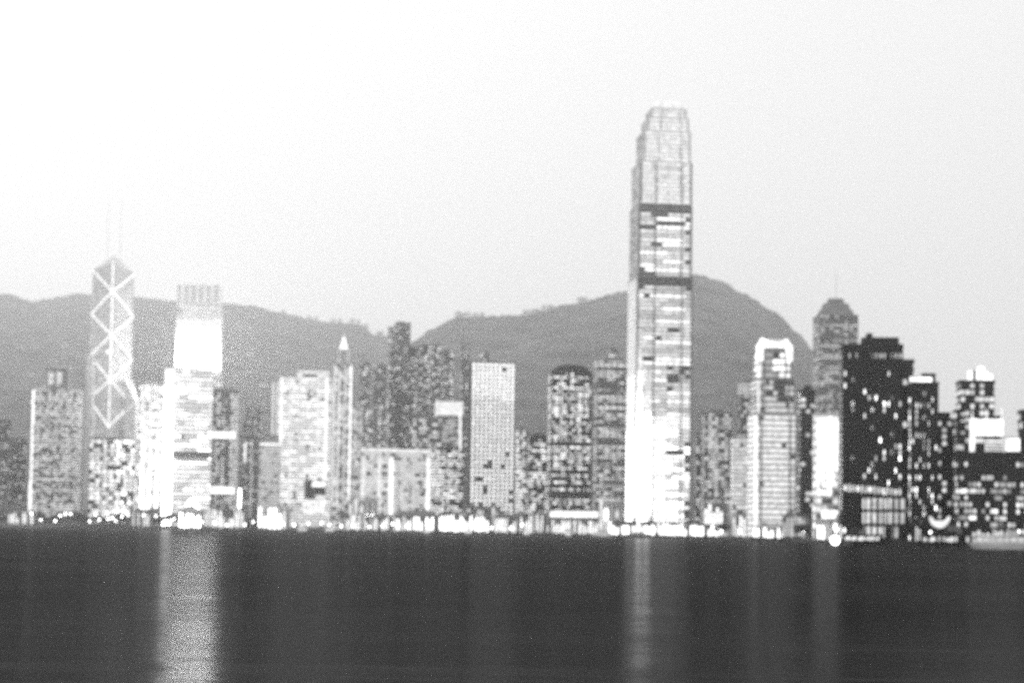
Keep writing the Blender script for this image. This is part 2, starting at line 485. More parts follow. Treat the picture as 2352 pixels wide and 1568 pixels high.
# --- tall tower whose white crown glows in place of floodlights
t, (w, d, h), c = tower('office_tower', 'tall tower whose broad crown glows pure white, rising behind a striped slab', 'tower', 393, 503, 700, 2270, ratio=.7,
    wall=CONC_W, glass=GLASS_L, lit=pat(.6, (2, 3)), fl=4.2, runmax=6, roof=False)
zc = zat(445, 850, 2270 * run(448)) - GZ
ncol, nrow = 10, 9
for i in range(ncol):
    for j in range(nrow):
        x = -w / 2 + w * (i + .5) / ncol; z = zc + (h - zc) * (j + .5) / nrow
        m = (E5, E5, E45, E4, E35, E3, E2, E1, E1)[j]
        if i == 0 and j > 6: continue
        part('glow_panel', t, m, (x, -d / 2 - .7, z), (w / ncol * .9, .8, (h - zc) / nrow * .88))  # row emission fades upwards, painting floodlight and feeding the water streak
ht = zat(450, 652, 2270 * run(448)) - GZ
part('crown_wall', t, E1, (0, 0, (h + ht) / 2 - 2), (w * .94, d * .9, ht - h))  # wall emits near sky tone, painting the crown's fade into haze
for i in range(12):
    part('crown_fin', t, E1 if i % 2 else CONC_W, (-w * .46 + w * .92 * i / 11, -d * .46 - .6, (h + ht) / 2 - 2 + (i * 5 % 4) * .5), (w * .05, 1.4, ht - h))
painted_uplight(t, w / 2 - 1.0, -d / 2 - 1.2, zc, h, 3, (E4, E35, E3, E2, E1))

# --- striped slab with one edge made to glow like floodlight, before it
t, (w, d, h), c = tower('office_tower', 'striped slab of lit floors with a broad glowing column down one edge', 'tower', 370, 480, 848, 1995, ratio=.5, rz=R(12),
    wall=CONC_L, glass=GLASS_M, lit=lambda f, nf, b, nb: 0 if f == int(nf * .45) else random.choice((3, 4, 4, 7)) if random.random() < .96 else 0, fl=6.6, bw_=5.0, runmax=9, band=.4)
painted_uplight(t, -w / 2 + 5.8, -d / 2 - 1.0, 1, h, 13.0, (E45, E45, E45, E45, E4, E4, E35, E3))  # floodlight painted as emission, strong enough to streak the water
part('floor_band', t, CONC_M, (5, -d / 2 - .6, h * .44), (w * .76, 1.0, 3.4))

tower('office_tower', 'grey grid tower crossed by two bright horizontal fascias', 'tower', 484, 545, 896, 1985, ratio=.7,
    wall=CONC_M, glass=GLASS_D, lit=pat(.6, (2, 3, 3), .1, .9), fl=4.6, bw_=3.4, runmax=3, piers=6)
t0 = at(486, 999, 1983); 
def fascia(name, label, x0, x1, y0, y1, D, m, cat='sign', dd=1.0, group=None):
    """a lit band with a frame and brackets, standing on its own in front of a wall"""
    D = D * run((x0 + x1) / 2)
    p, q = at(x0, y1, D), at(x1, y0, D)
    t = thing(name, ((p.x + q.x) / 2, D, p.z), label, cat, 0, group)
    w, h = q.x - p.x, q.z - p.z
    part('panel', t, m, (0, 0, h / 2), (w, dd, h))
    part('frame', t, METAL_D, (0, .2, h + .2), (w + .8, dd, .4)); part('frame', t, METAL_D, (0, .2, -.2), (w + .8, dd, .4))
    for s in (-1, 1): part('bracket', t, METAL_D, (s * w * .35, dd * .5 + 1.0, h / 2), (.5, 2.4, h * .5))
    return t, w, h
fascia('facade_sign', 'bright horizontal fascia near the middle of the grey grid tower', 484, 541, 991, 1006, 1981, E3)
fascia('facade_sign', 'bright horizontal fascia low on the grey grid tower', 482, 539, 1118, 1133, 1979, E3)

t, (w, d, h), c = tower('office_tower', 'narrow dark tower with slender glowing columns beside the pale fascia block', 'tower', 547, 592, 1000, 1975, ratio=.9,
    wall=CONC_M, glass=GLASS_M, lit=pat(.15, (1, 2)), fl=3.6)
part('glow_column', t, E4, (-w * .46, -d / 2 - .9, h * .22), (3.6, 1.2, h * .42))  # these columns glow themselves in place of floodlight
part('glow_column', t, E3, (-w * .22, -d / 2 - .9, h * .82), (2.4, 1.2, h * .22))
for i in range(22): part('lamp', t, E3, (w * .12 + (i % 2) * .5, -d / 2 - .9, h * (.06 + .042 * i)), (2.2, 1.0, 1.6))

tower('office_block', 'pale block with a bright top floor beside the broad glowing bank', 'building', 592, 642, 1017, 1960, ratio=.7,
    wall=CONC_L, glass=GLASS_L, lit=lambda f, nf, b, nb: 4 if f == nf - 1 else (2 if random.random() < .7 else 0), fl=4.6, bw_=3.2)

# --- broad glowing bank
def bank():
    D = 2060 * run(690); X = lambda v: at(v, 1020, D).x
    cx = (X(640) + X(757)) / 2
    t = thing('bank_building', (cx, D + 20, GZ), 'broad pale glowing bank with stepped top and lit vertical trusses', 'building', R(3))
    cnt = Count(); cnt.n = 0
    z = lambda y: zat(700, y, D) - GZ
    W = X(757) - X(640)
    block(t, cnt, 0, 0, W, 40, 0, z(868), fl=4.4, bw_=4.5, wall=CONC_W, glass=GLASS_L, lit=pat(.9, (3, 3, 4), .12), runmax=6, piers=0)
    block(t, cnt, W * .12, 6, W * .62, 26, z(868) + 1.5, z(850), fl=4.4, bw_=4.5, wall=CONC_W, glass=GLASS_L, lit=pat(.9, (3,)), runmax=6)
    block(t, cnt, -W * .48, 3, 13, 30, z(1005), z(876), fl=4.4, bw_=4, wall=CONC_W, glass=GLASS_L, lit=pat(.6, (2, 3)))
    for vx, m in ((624, E2), (634, E2), (642, E3), (664, E2), (686, E1), (728, E2), (746, E3)):
        x = X(vx) - cx
        top = 880 if vx < 640 else 866
        lo = 1000 if vx < 640 else 1160
        part('truss_column', t, m, (x, -20.9, (z(top) + z(lo)) / 2), (2.4, 1.4, z(top) - z(lo)))
    for vy in (905, 965, 1040, 1100):
        for s in (-1, 1):
            beam('truss_tie', Vector((0, -21, z(vy))), Vector((s * W * .42, -21, z(vy - 22))), 1.2, CONC_W, t)
    # dark atrium mouth with a bright board in it
    at_ = part('atrium', t, GLASS_D, (X(724) - cx, -20.9, z(1124)), (X(748) - X(700), 1.6, z(1104) - z(1146)))
    sub(part('atrium_board', t, E3, (X(732) - cx, -22.2, z(1111)), (X(746) - X(716), .8, z(1105) - z(1117))), at_)
    sub(part('atrium_board', t, E2, (X(736) - cx, -22.2, z(1141)), (X(746) - X(724), .8, z(1137) - z(1148))), at_)
    for i in range(4): part('podium_light', t, E3, (X(722) - cx, -21.4, z(1152 + i * 7)), (X(747) - X(697), 1.6, 1.6))
bank()

# --- slender tower with lantern
def lantern_tower():
    D = 1975 * run(783); X = lambda v: at(v, 1000, D).x
    cx = X(783); z = lambda y: zat(790, y, D) - GZ
    t = thing('lantern_tower', (cx, D + 16, GZ), 'slender tower lined with lit columns and topped by a pointed lantern', 'tower', R(6))
    cnt = Count(); cnt.n = 0
    W = X(805) - X(762)
    block(t, cnt, 0, 0, W, 26, 0, z(1040), fl=4, bw_=4, wall=CONC_L, glass=GLASS_M, lit=pat(.5, (2, 3)))
    block(t, cnt, 0, 0, W * .92, 23, z(1040) + 1.5, z(900), fl=4, bw_=4, wall=CONC_L, glass=GLASS_M, lit=pat(.45, (2, 3)))
    block(t, cnt, W * .0, 0, W * .82, 20, z(900) + 1.5, z(836), fl=4, bw_=4, wall=CONC_L, glass=GLASS_M, lit=pat(.5, (2, 3)))
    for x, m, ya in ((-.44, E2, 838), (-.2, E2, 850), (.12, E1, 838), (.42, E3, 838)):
        part('glow_column', t, m, (x * W, -13.8, (z(ya) + z(1160)) / 2), (2.6, 1.4, z(ya) - z(1160)))
    o = [(7.5 * math.cos(k * math.pi / 4 + .39), 7.5 * math.sin(k * math.pi / 4 + .39)) for k in range(8)]
    ln = prism('lantern', o, z(835), z(800), GLASS_L, t)
    for k in range(8):
        sub(part('lantern_rib', t, E2, (o[k][0] * 1.04, o[k][1] * 1.04, (z(832) + z(800)) / 2), (1.2, 1.2, z(800) - z(832))), ln)
    sub(prism('lantern_cap', [(p[0] * .9, p[1] * .9) for p in o], z(800), z(768), E3, t, top=.12), ln)  # cap emits its own light, standing in for floodlighting
    taper('mast', t, METAL, (0, 0), .6, .2, z(770), z(752))
lantern_tower()
tower('office_block', 'narrow pale stepped block tucked behind the lantern tower', 'building', 803, 830, 930, 2120, ratio=1, wall=CONC_L, glass=GLASS_L, lit=pat(.5, (2, 2, 3)))

# --- pair of civic buildings whose columns and roof slabs glow as if floodlit
for x0, x1, D, yt, lab, cols in ((826, 912, 1890, 1040, 'pale civic block with broad roof slab and hazy glowing facade', ((.06, E2), (.5, E2), (.82, E3))),
                             (914, 988, 1880, 1043, 'pale civic block with flat roof slab and bright end columns', ((.12, E1), (.45, E1), (.92, E3)))):
    t, (w, d, h), c = tower('civic_block', lab, 'building', x0, x1, yt, D, ratio=.5, wall=CONC_L, glass=GLASS_L, lit=pat(.75, (2, 3, 3)), fl=5.0, bw_=3.6, roof=False)
    part('roof_slab', t, E2, (0, -1, h + 4.2), (w * 1.03, d * 1.05, 4.6))
    for u, m in cols: part('glow_column', t, m, (-w / 2 + u * w, -d / 2 - 1.2, h * .48), (w * .10, 1.6, h * .94))
tower('office_block', 'block with scattered square lit bays above the civic roofs', 'building', 944, 1012, 962, 1990, ratio=.6, wall=CONC_M, glass=GLASS_D, lit=pat(.6, (2, 3)), fl=5.5, bw_=4.5, runmax=2, piers=6)
t, (w, d, h), c = tower('office_tower', 'tower with glowing overhanging top and one lit edge', 'tower', 1000, 1060, 955, 2080, ratio=.6, wall=CONC_M, glass=GLASS_M, lit=pat(.4, (1, 2)), roof=False)
part('crown_wall', t, E2, (-1, 0, h + 11), (w * 1.08, d * 1.05, 20)); part('crown_cap', t, CONC_M, (-1, 0, h + 22), (w * 1.1, d * 1.08, 2))
beam('glow_column', (w * .46, -d / 2 - 1, h * .45), (w * .40, -d / 2 - 1, h * 1.02), 2.4, E3, t)
tower('office_block', 'dark block with dense irregular bright windows beside the round-windowed tower', 'building', 988, 1062, 1034, 1872, ratio=.5, wall=CONC_D, glass=GLASS_D, lit=pat(.55, (3, 3, 4), .6, .6), fl=4.2, bw_=3.0, runmax=2)

# --- tower of round windows
t, (w, d, h), c = tower('office_tower', 'tower gridded with hundreds of small round lit windows', 'tower', 1070, 1180, 834, 1835, ratio=.75, rz=R(9),
    wall=CONC_M, glass=CONC_D, lit=lambda f, nf, b, nb: 4 if random.random() < (.98 if f > nf * .4 else .88) else 0, lit_side=lambda *a: 0,
    fl=5.2, bw_=5.4, rnd=True, band=.16, piers=0, gapx=.3)

tower('office_block', 'slim block with two bright window stacks beside the round-windowed tower', 'building', 1183, 1213, 988, 1880, ratio=.8, wall=CONC_M, glass=GLASS_D, lit=pat(.65, (3, 4), .1, .9), bw_=3.8, runmax=1)
tower('office_block', 'low dark block with lit upper rooms beside the domed dark tower', 'building', 1211, 1260, 1003, 1850, ratio=.7, wall=CONC_D, glass=GLASS_D, lit=pat(.45, (3, 3, 4), .8), bw_=3.0, runmax=2)

# --- twin exchange towers
t, (w, d, h), c = tower('office_tower', 'dark tower with bowed top and blocks of lit offices', 'tower', 1258, 1358, 856, 1805, ratio=.6, rz=R(8),
    wall=CONC_D, glass=GLASS_D, lit=pat(.5, (2, 3, 4), .95, .5), fl=4.0, bw_=3.0, runmax=3, roof=False, piers=5)
bow = [(-w * .46 + w * .92 * i / 10, 0) for i in range(11)]
vv = []; zb = h + 1.4
for y in (-d * .45, d * .45):
    vv += [(x, y, zb) for x, _ in bow] + [(x, y, zb + .5 + 8 * math.sqrt(max(0, 1 - (x / (w * .47)) ** 2))) for x, _ in bow]
ff = [tuple(list(range(0, 11)) + list(range(21, 10, -1))), tuple(list(range(32, 21, -1)) + list(range(33, 44)))] + [(11 + i, 12 + i, 34 + i, 33 + i) for i in range(10)] + [(0, 11, 33, 22), (10, 32, 43, 21)]
poly('bowed_roof', vv, ff, CONC_D, t)
tower('office_tower', 'grey tower with pale lit offices hard against the tallest tower', 'tower', 1364, 1448, 828, 1860, ratio=.6, rz=R(8),
    wall=CONC_M, glass=GLASS_M, lit=pat(.5, (1, 2, 3), 1.0, .1), fl=4.0, bw_=3.6, runmax=8, piers=5, mast=12)

# --- the tallest tower
def tallest():
    D = 1700 * run(1517); X = lambda v, y: at(v, y, D).x
    cx = (X(1442, 900) + X(1591, 900)) / 2
    rz = R(7)
    z = lambda y: zat(1525, y, D) - GZ
    t = thing('supertall_tower', (cx, D + 26, GZ), 'tallest tower, stepped and striped with lit floors, ending in a clawed crown', 'tower', rz)
    cnt = Count(); cnt.n = 0
    thirds = {}
    tiers = [(1443, 1592, 1190, 638), (1450, 1592, 636, 470), (1455, 1592, 468, 372), (1466, 1589, 370, 300), (1478, 1585, 298, 268), (1488, 1580, 266, 246)]
    for k, (v0, v1, yb, yt) in enumerate(tiers):
        ym = (yb + yt) / 2
        W = (X(v1, ym) - X(v0, ym)); rel = rz + math.atan2(cx, D)
        w = W / (math.cos(rel) + .95 * math.sin(rel)); d = w * .95
        x = (X(v0, ym) + X(v1, ym)) / 2 - cx
        z0, z1 = (0 if k == 0 else z(yb)), z(yt)
        def lit(f, nf, b, nb, k=k):
            u, s = b / nb, f / nf
            if f >= nf - 2 and k in (0, 1): return 0                       # plant floors
            if k == 0 and .59 < s < .65 and u > .5: return 0 if random.random() < .55 else 2
            if k == 0 and s < .6 and u < .5: return random.choice((2, 3, 3, 4)) if s > .45 else random.choice((4, 7, 7))
            if k == 0 and s < .35: return random.choice((3, 4, 4, 7)) if random.random() < (.92 if u < .8 else .6) else 0
            if k >= 2: return 3 if random.random() < (.88, .97, .97, .97)[k - 2] else 2
            key = (k, f, 0 if u < .3 else 1 if u < .82 else 2)
            if key not in thirds: thirds[key] = 0 if random.random() < (.03, .08, .05)[k] else random.choice((2, 3, 3, 4))
            return thirds[key] if random.random() < .95 else 0
        block(t, cnt, x, 0, w, d, z0, z1, fl=4.1, bw_=w / 9, wall=(CONC_M, CONC_L, CONC_W, CONC_W, CONC_W, CONC_W)[k], glass=GLASS_M if k < 2 else GLASS_L, lit=lit,  # paler walls on upper tiers paint in the fade into haze
              lit_side=(lambda f, nf, b, nb, k=k: (7 if f / nf < .4 else 4 if f / nf < .62 else 3) if k == 0 else (1 if random.random() < .5 else 0)),
              band=.28 if k < 2 else .18, runmax=5, cap=True)
        for u in (.30, .82):
            part('mullion', t, CONC_M if k < 3 else CONC_W, (x - w / 2 + u * w, -d / 2 - .7, (z0 + z1) / 2), (1.3, 1.2, z1 - z0 - 1))
        for sx in (-1, 1):
            part('corner_pier', t, CONC_M if k < 3 else CONC_W, (x + sx * (w / 2 + .1), -d / 2 - .2, (z0 + z1) / 2), (2.0, 2.0, z1 - z0 - .6))
        if k == 0:
            painted_uplight(t, x - w / 2 + 2.6, -d / 2 - 1.4, z(1185), z(760), 4.4, (E45, E45, E45, E4, E4, E35, E3, E2, E1))  # column glow painted for floodlight and for the streak below
            painted_uplight(t, x - w / 2 + 11, -d / 2 - 1.4, z(1182), z(850), 4.6, (E45, E45, E4, E4, E35, E2, E1))
        top_x, top_w, top_d = x, w, d
    zt0, zt1 = z(250), z(229)
    for face_ in range(4):
        for i in range(7):
            u = (i + .5) / 7 - .5
            a = face_ * math.pi / 2
            bx, by = u * top_w * .95, -top_d * .49
            ca, sa = math.cos(a), math.sin(a)
            H = (zt1 - zt0) * (1.0 - .9 * u * u * 1.6)
            p0 = Vector((top_x + bx * ca - by * sa, bx * sa + by * ca, zt0 - 3)); q = Vector((top_x + (bx * ca - by * sa) * .86, (bx * sa + by * ca) * .86, zt0 + H))
            mid = (p0 * .45 + q * .55) + Vector(((p0 - q).x * .35, (p0 - q).y * .35, 0))
            f1 = beam('crown_fin', p0, mid, 1.9, E1, t); beam('crown_tip', (0, 0, -.5), (0, 0, .5), 1, E1, f1)  # fins, tips and core glow in place of crown floodlights
            tip = f1.children[0]
            tip.parent = t; tip.location = (mid + q) / 2; tip.scale = (1.4, 1.4, (q - mid).length); tip.rotation_euler = (q - mid).to_track_quat('Z', 'Y').to_euler()
    part('crown_core', t, E2, (top_x, 0, zt0 + 5), (top_w * .72, top_d * .72, 12))
    # podium of the tower
    part('podium', t, CONC_L, (0, -2, 5), (64, 60, 10))
    for i in range(12): part('podium_light', t, E3, (-29 + i * 5.2, -32.3, 6), (4.0, .6, 5.5))
tallest()

# --- towers to the beside it
tower('office_tower', 'grey grid tower with dim windows beside the tallest tower', 'tower', 1613, 1682, 950, 1860, ratio=.7, wall=CONC_M, glass=GLASS_M, lit=pat(.5, (1, 2, 3), .2, .95), runmax=1)
tower('office_block', 'low bright pale slab standing against the clasped-crown tower', 'building', 1680, 1724, 1008, 1760, ratio=.6, wall=CONC_L, glass=GLASS_M, lit=pat(.85, (2, 3), .2), runmax=4)
tower('apartment_tower', 'thin dim tower with a bright top storey behind the clasped-crown tower', 'tower', 1696, 1736, 880, 1960, ratio=.8, wall=CONC_M, glass=GLASS_D, lit=lambda f, nf, b, nb: 2 if f > nf - 4 or random.random() < .2 else 0, runmax=2)
tower('apartment_tower', 'low dim apartment tower filling the gap before the tallest tower', 'tower', 1597, 1620, 1000, 1930, ratio=.9, wall=CONC_M, glass=GLASS_D, lit=pat(.35, (2, 2, 3)), runmax=1)

def clasped():
    D = 1690 * run(1780); X = lambda v, y: at(v, y, D).x
    cx = (X(1726, 1050) + X(1834, 1050)) / 2; rz = R(4)
    z = lambda y: zat(1780, y, D) - GZ
    t = thing('office_tower', (cx, D + 20, GZ), 'stepped tower with bright clasp-shaped crown below the hill slope', 'tower', rz)
    cnt = Count(); cnt.n = 0
    rel = rz + math.atan2(cx, D)
    for k, (v0, v1, yb, yt, dens) in enumerate(((1726, 1836, 1160, 952, .9), (1734, 1832, 948, 870, .6), (1740, 1824, 868, 806, .88))):
        ym = (yb + yt) / 2
        w = (X(v1, ym) - X(v0, ym)) / (math.cos(rel) + .8 * math.sin(rel)); d = w * .8
        x = (X(v0, ym) + X(v1, ym)) / 2 - cx
        def lit(f, nf, b, nb, k=k, dens=dens):
            u = b / nb
            if k == 0: return (3 if u < .85 else 2) if random.random() < (.97 if .18 < u < .8 else .7) else 0
            if k == 1: return 2 if random.random() < .55 else 0
            return (4 if .25 < u < .8 else 1) if random.random() < .85 else 0
        block(t, cnt, x, 0, w, d, 0 if k == 0 else z(yb), z(yt), fl=4.0, bw_=w / 9, wall=CONC_L if k == 0 else CONC_M, glass=GLASS_M, lit=lit, band=.26, runmax=6)
        for u in (.16, .86): part('mullion', t, CONC_M, (x - w / 2 + u * w, -d / 2 - .7, ((0 if k == 0 else z(yb)) + z(yt)) / 2), (1.1, 1.2, z(yt) - (0 if k == 0 else z(yb)) - 1))
        part('glow_column', t, E2 if k else E3, (x - w / 2 + .8, -d / 2 - .9, ((0 if k == 0 else z(yb)) + z(yt)) / 2), (1.8, 1.4, z(yt) - (0 if k == 0 else z(yb)) - 1))
    z0, z1 = z(806), z(776)
    for s in (-1, 1):
        beam('crown_claw', (x + s * w * .47, -d * .48, z0 - 6), (x + s * w * .47, -d * .48, z0 + (z1 - z0) * .55), 4.5, E3, t)
        beam('crown_claw', (x + s * w * .47, -d * .48, z0 + (z1 - z0) * .45), (x + s * w * .33, -d * .45, z1), 4.2, E3, t)
    part('crown_beam', t, E3, (x, -d * .4, z0 + (z1 - z0) * .62), (w * .68, 3, 4))
    part('crown_core', t, CONC_M, (x, 0, z0 + (z1 - z0) * .28), (w * .7, d * .7, (z1 - z0) * .5))
    for i in range(7): part('crown_fin', t, E2, (x - w * .3 + i * w * .1, -d * .42, z1 - 2.2), (1.2, 1.2, 5))
clasped()
tower('apartment_tower', 'dark narrow tower with few lights beside the blazing white facade', 'tower', 1834, 1874, 900, 1790, ratio=.9, wall=CONC_D, glass=GLASS_D, lit=pat(.22, (2, 2, 3)), runmax=1)

# --- blazing white facade
t, (w, d, h), c = tower('office_tower', 'squat tower whose whole facade blazes white', 'tower', 1870, 1928, 955, 1610, ratio=.5,
    wall=CONC_W, glass=GLASS_L, lit=lambda f, nf, b, nb: random.choice((3, 3, 4)) if random.random() < (.98 if f > nf * .4 else .55) else 0, fl=4.2, bw_=3.4, runmax=2, roof=False)
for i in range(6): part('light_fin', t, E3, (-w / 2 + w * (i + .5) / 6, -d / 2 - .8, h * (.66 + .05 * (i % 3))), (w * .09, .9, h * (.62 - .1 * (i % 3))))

# --- star-topped tower (stepped pyramid top)
def stepped():
    D = 2300; X = lambda v, y: at(v, y, D).x
    cx = (X(1877, 950) + X(1972, 950)) / 2; z = lambda y: zat(1925, y, D) - GZ
    t = thing('stepped_tower', (cx, D + 22, GZ), 'grey hazy tower with stepped rounded top and thin antenna', 'tower', R(2))
    cnt = Count(); cnt.n = 0
    W = X(1972, 850) - X(1878, 850)
    block(t, cnt, 0, 0, W * .93, W * .8, 0, z(724), fl=4.0, bw_=3.4, wall=CONC_M, glass=GLASS_M, lit=pat(.42, (1, 2, 2), .9, .2), runmax=5, piers=8)
    for v0, v1, yb, yt in ((1886, 1966, 722, 708), (1896, 1958, 706, 694), (1908, 1946, 693, 682)):
        ww = X(v1, yt) - X(v0, yt)
        oc = [(ww / 2 * sx * a, ww / 2 * .85 * sy * b) for sx, sy, a, b in ((-1, -1, .6, 1), (1, -1, .6, 1), (1, -1, 1, .6), (1, 1, 1, .6), (1, 1, .6, 1), (-1, 1, .6, 1), (-1, 1, 1, .6), (-1, -1, 1, .6))]
        prism('roof_tier', oc, z(yb) - 1, z(yt), CONC_M, t, top=.9)
    taper('antenna', t, METAL, (1, 0), .6, .2, z(684), z(612))
stepped()

# --- dark twin slabs
def single_lights(f, nf, b, nb): return 0
t, (w, d, h), c = tower('apartment_tower', 'dark slab tower with sparse single lights and a lit top row', 'tower', 1936, 2078, 797, 1565, ratio=.45, rz=R(-6),
    wall=CONC_D, glass=GLASS_D, lit=lambda f, nf, b, nb: (random.choice((2, 3)) if random.random() < .55 else 0) if f == nf - 2 else (random.choice((3, 4, 4, 7)) if f < nf - 4 and random.random() < .16 * (1.6 if b % 4 == 2 else .8) else 0), lit_side=lambda *a: 0,
    fl=2.7, bw_=1.7, runmax=1, roof=False, piers=12, gapx=.5, band=.14)
part('plant_room', t, CONC_D, (w * .14, 0, h + 2.6), (w * .62, d * .8, 4)); part('plant_room', t, CONC_D, (-w * .04, 0, h + 5.4), (w * .10, d * .4, 2.6))
for i in range(14): part('podium_light', t, E2 if i % 3 else E3, (-w * .46 + i * w * .071, -d / 2 - 1.0, zat(2000, 1120, 1565 * run(2007)) - GZ - i * .15), (w * .032, .8, 2.4 + (i * 5 % 3) * .5))
tower('apartment_tower', 'narrow dark link block between the two dark slabs', 'tower', 2072, 2100, 832, 1600, ratio=.9, rz=R(-6), wall=CONC_D, glass=GLASS_D, lit=pat(.2, (2, 3)), runmax=1, bw_=2.8, gapx=.28, roof=False)
t, (w, d, h), c = tower('apartment_tower', 'dark slab tower with columns of small lights under a white roof sign', 'tower', 2092, 2158, 884, 1580, ratio=.6, rz=R(-6),
    wall=CONC_D, glass=GLASS_D, lit=pat(.34, (3, 4, 4, 7), .3, .9), fl=2.6, bw_=1.7, runmax=1, roof=False, gapx=.5, band=.14, piers=8)
part('plant_room', t, CONC_D, (w * .2, d * .1, h + 3), (w * .5, d * .5, 5))
fascia('roof_sign', 'white lit roof sign on top of the dark slab with columns of lights', 2090, 2140, 866, 884, 1579, E3)
tower('apartment_block', 'low black block in the gap between the dark slab and the gabled hotel', 'building', 2150, 2204, 967, 1700, ratio=.8, rz=R(-6), wall=CONC_D, glass=GLASS_D, lit=pat(.3, (2, 3, 3)), runmax=1, gapx=.25, fl=3.0, bw_=2.2)

# --- right-hand stepped tower and the floodlit roof behind the front block
t, (w, d, h), c = tower('hotel_tower', 'dark stepped tower with floodlights blazing on its roof', 'tower', 2204, 2290, 880, 1660, ratio=.7, rz=R(-6),
    wall=CONC_D, glass=GLASS_D, lit=pat(.45, (2, 3, 3), .5), fl=3.0, bw_=2.0, runmax=2, roof=False, gapx=.2)
cnt = Count(); cnt.n = 100
block(t, cnt, -w * .5, -d * .1, w * .22, d * .8, 0, zat(2200, 946, 1660 * run(2247)) - GZ, fl=3.6, bw_=3, wall=CONC_D, glass=GLASS_D, lit=pat(.3, (2, 3)), runmax=1)
block(t, cnt, w * .55, -d * .1, w * .3, d * .8, 0, zat(2300, 962, 1660 * run(2247)) - GZ, fl=3.6, bw_=3, wall=CONC_D, glass=GLASS_D, lit=pat(.2, (2, 3)), runmax=1)
for i, (x, hh, ww) in enumerate(((-.18, 4.4, 1.8), (.02, 5, 2), (.14, 6.4, 2.5), (.26, 4.4, 3), (.38, 3, 2.5))):
    part('floodlight', t, E3, (x * w, -d * .3 + (i % 2) * 3, h + 1.4 + hh / 2), (ww, 3, hh))
part('plant_room', t, CONC_D, (-.08 * w, 0, h + 3.5), (2.4, 4, 5.5))
t, w, h = fascia('rooftop_billboard', 'blazing white billboard with spotlights on the roof of the front block', 2228, 2304, 962, 1000, 1560, E3)
for i, x in enumerate((-.45, -.02, .44)): taper('spotlight_mast', t, E3, (x * w, -1), .4, .1, h * .8, h + 4.5)
part('stair', t, E3, (-w * .44, -.4, -3.4), (2, 1, 7))
tower('apartment_block', 'broad black block facing the harbour, speckled with squarish lit rooms', 'building', 2200, 2420, 1046, 1562, ratio=.25, rz=R(-4), wall=CONC_D, glass=GLASS_D,
      lit=pat(.45, (1, 2, 3, 3, 4), .8, .6), fl=2.8, bw_=1.8, runmax=2, roof=False, gapx=.35)
t, w, h = fascia('rooftop_billboard', 'striped glowing panel beneath the blazing billboard', 2263, 2302, 1010, 1044, 1556, E2)
for i in range(4): part('slat', t, CONC_D, (0, -.7, h * (.2 + .2 * i)), (w, .4, .5))
fascia('rooftop_billboard', 'soft white glowing board at the end of the black block roof', 2312, 2342, 1006, 1036, 1566, E3)
tower('apartment_tower', 'dark tower rising beyond the soft white board', 'tower', 2345, 2420, 948, 1640, ratio=.6, rz=R(-4), wall=CONC_D, glass=GLASS_D, lit=pat(.2, (2, 3)), runmax=1)

# --- hillside apartment towers behind the centre
mids = [(888, 905, 752, 2900, CONC_W, .5, 'pale slim apartment tower high on the saddle of the hills'),
        (904, 940, 742, 2850, CONC_M, .14, 'broad grey apartment tower high on the saddle of the hills'),
        (826, 848, 834, 2700, CONC_M, .35, 'slim hillside tower behind the lantern tower with one lit stack'),
        (856, 886, 838, 2760, CONC_M, .14, 'grey hillside tower with few lights above the civic roofs'),
        (892, 922, 812, 2620, CONC_D, .3, 'dark hillside tower beside the lit hillside cluster'),
        (926, 956, 800, 2560, CONC_D, .34, 'dark hillside tower in the lit hillside cluster, shorter than its neighbour'),
        (958, 986, 796, 2520, CONC_D, .4, 'dark hillside tower in the lit hillside cluster with the brightest rooms'),
        (988, 1012, 792, 2640, CONC_M, .4, 'slim grey hillside tower beside the cluster with stacked lights'),
        (1014, 1040, 806, 2600, CONC_M, .34, 'grey hillside tower ending the lit cluster'),
        (1056, 1078, 796, 2680, CONC_M, .5, 'lone hillside tower peeping over the round-windowed tower'),
        (900, 936, 905, 2450, CONC_D, .25, 'dark lower hillside block under the lit cluster'),
        (1100, 1122, 812, 2720, CONC_M, .4, 'thin hillside tower half hidden behind the round-windowed tower'),
        (1398, 1418, 806, 2600, CONC_D, .5, 'thin dark hillside tower over the grey tower beside the tallest'),
        (840, 886, 936, 2400, CONC_L, .4, 'pale hillside block low above the civic roofs')]
for x0, x1, yt, D, wm, dn, lab in mids:
    tower('apartment_tower', lab, 'apartment tower', x0, x1, yt, D, ratio=.8, wall=wm, glass=GLASS_D if wm is not CONC_W else GLASS_L, lit=pat(dn * .6, (2, 3, 4), .4, .9), fl=3.4, bw_=3.4, runmax=1, ybase=1000)
lefts = [(-30, 22, 968, 2250, CONC_D, .16, 'dark apartment block with three lit rooms at the foot of the long ridge'),
         (20, 60, 1010, 2200, CONC_D, .12, 'low dark apartment block beside the glowing-edge tower'),
         (-60, -2, 1050, 2080, CONC_D, .2, 'dark waterfront block beside the lit terminal'),
         (508, 548, 930, 2500, CONC_M, .2, 'grey hillside block behind the grey grid tower'),
         (556, 600, 940, 2480, CONC_M, .16, 'grey hillside block beside the glowing bank')]
for x0, x1, yt, D, wm, dn, lab in lefts:
    tower('apartment_block', lab, 'building', x0, x1, yt, D, ratio=.6, wall=wm, glass=GLASS_D, lit=pat(dn, (2, 3, 3), .4, .5), fl=3.4, bw_=3.4, runmax=1, ybase=1100)

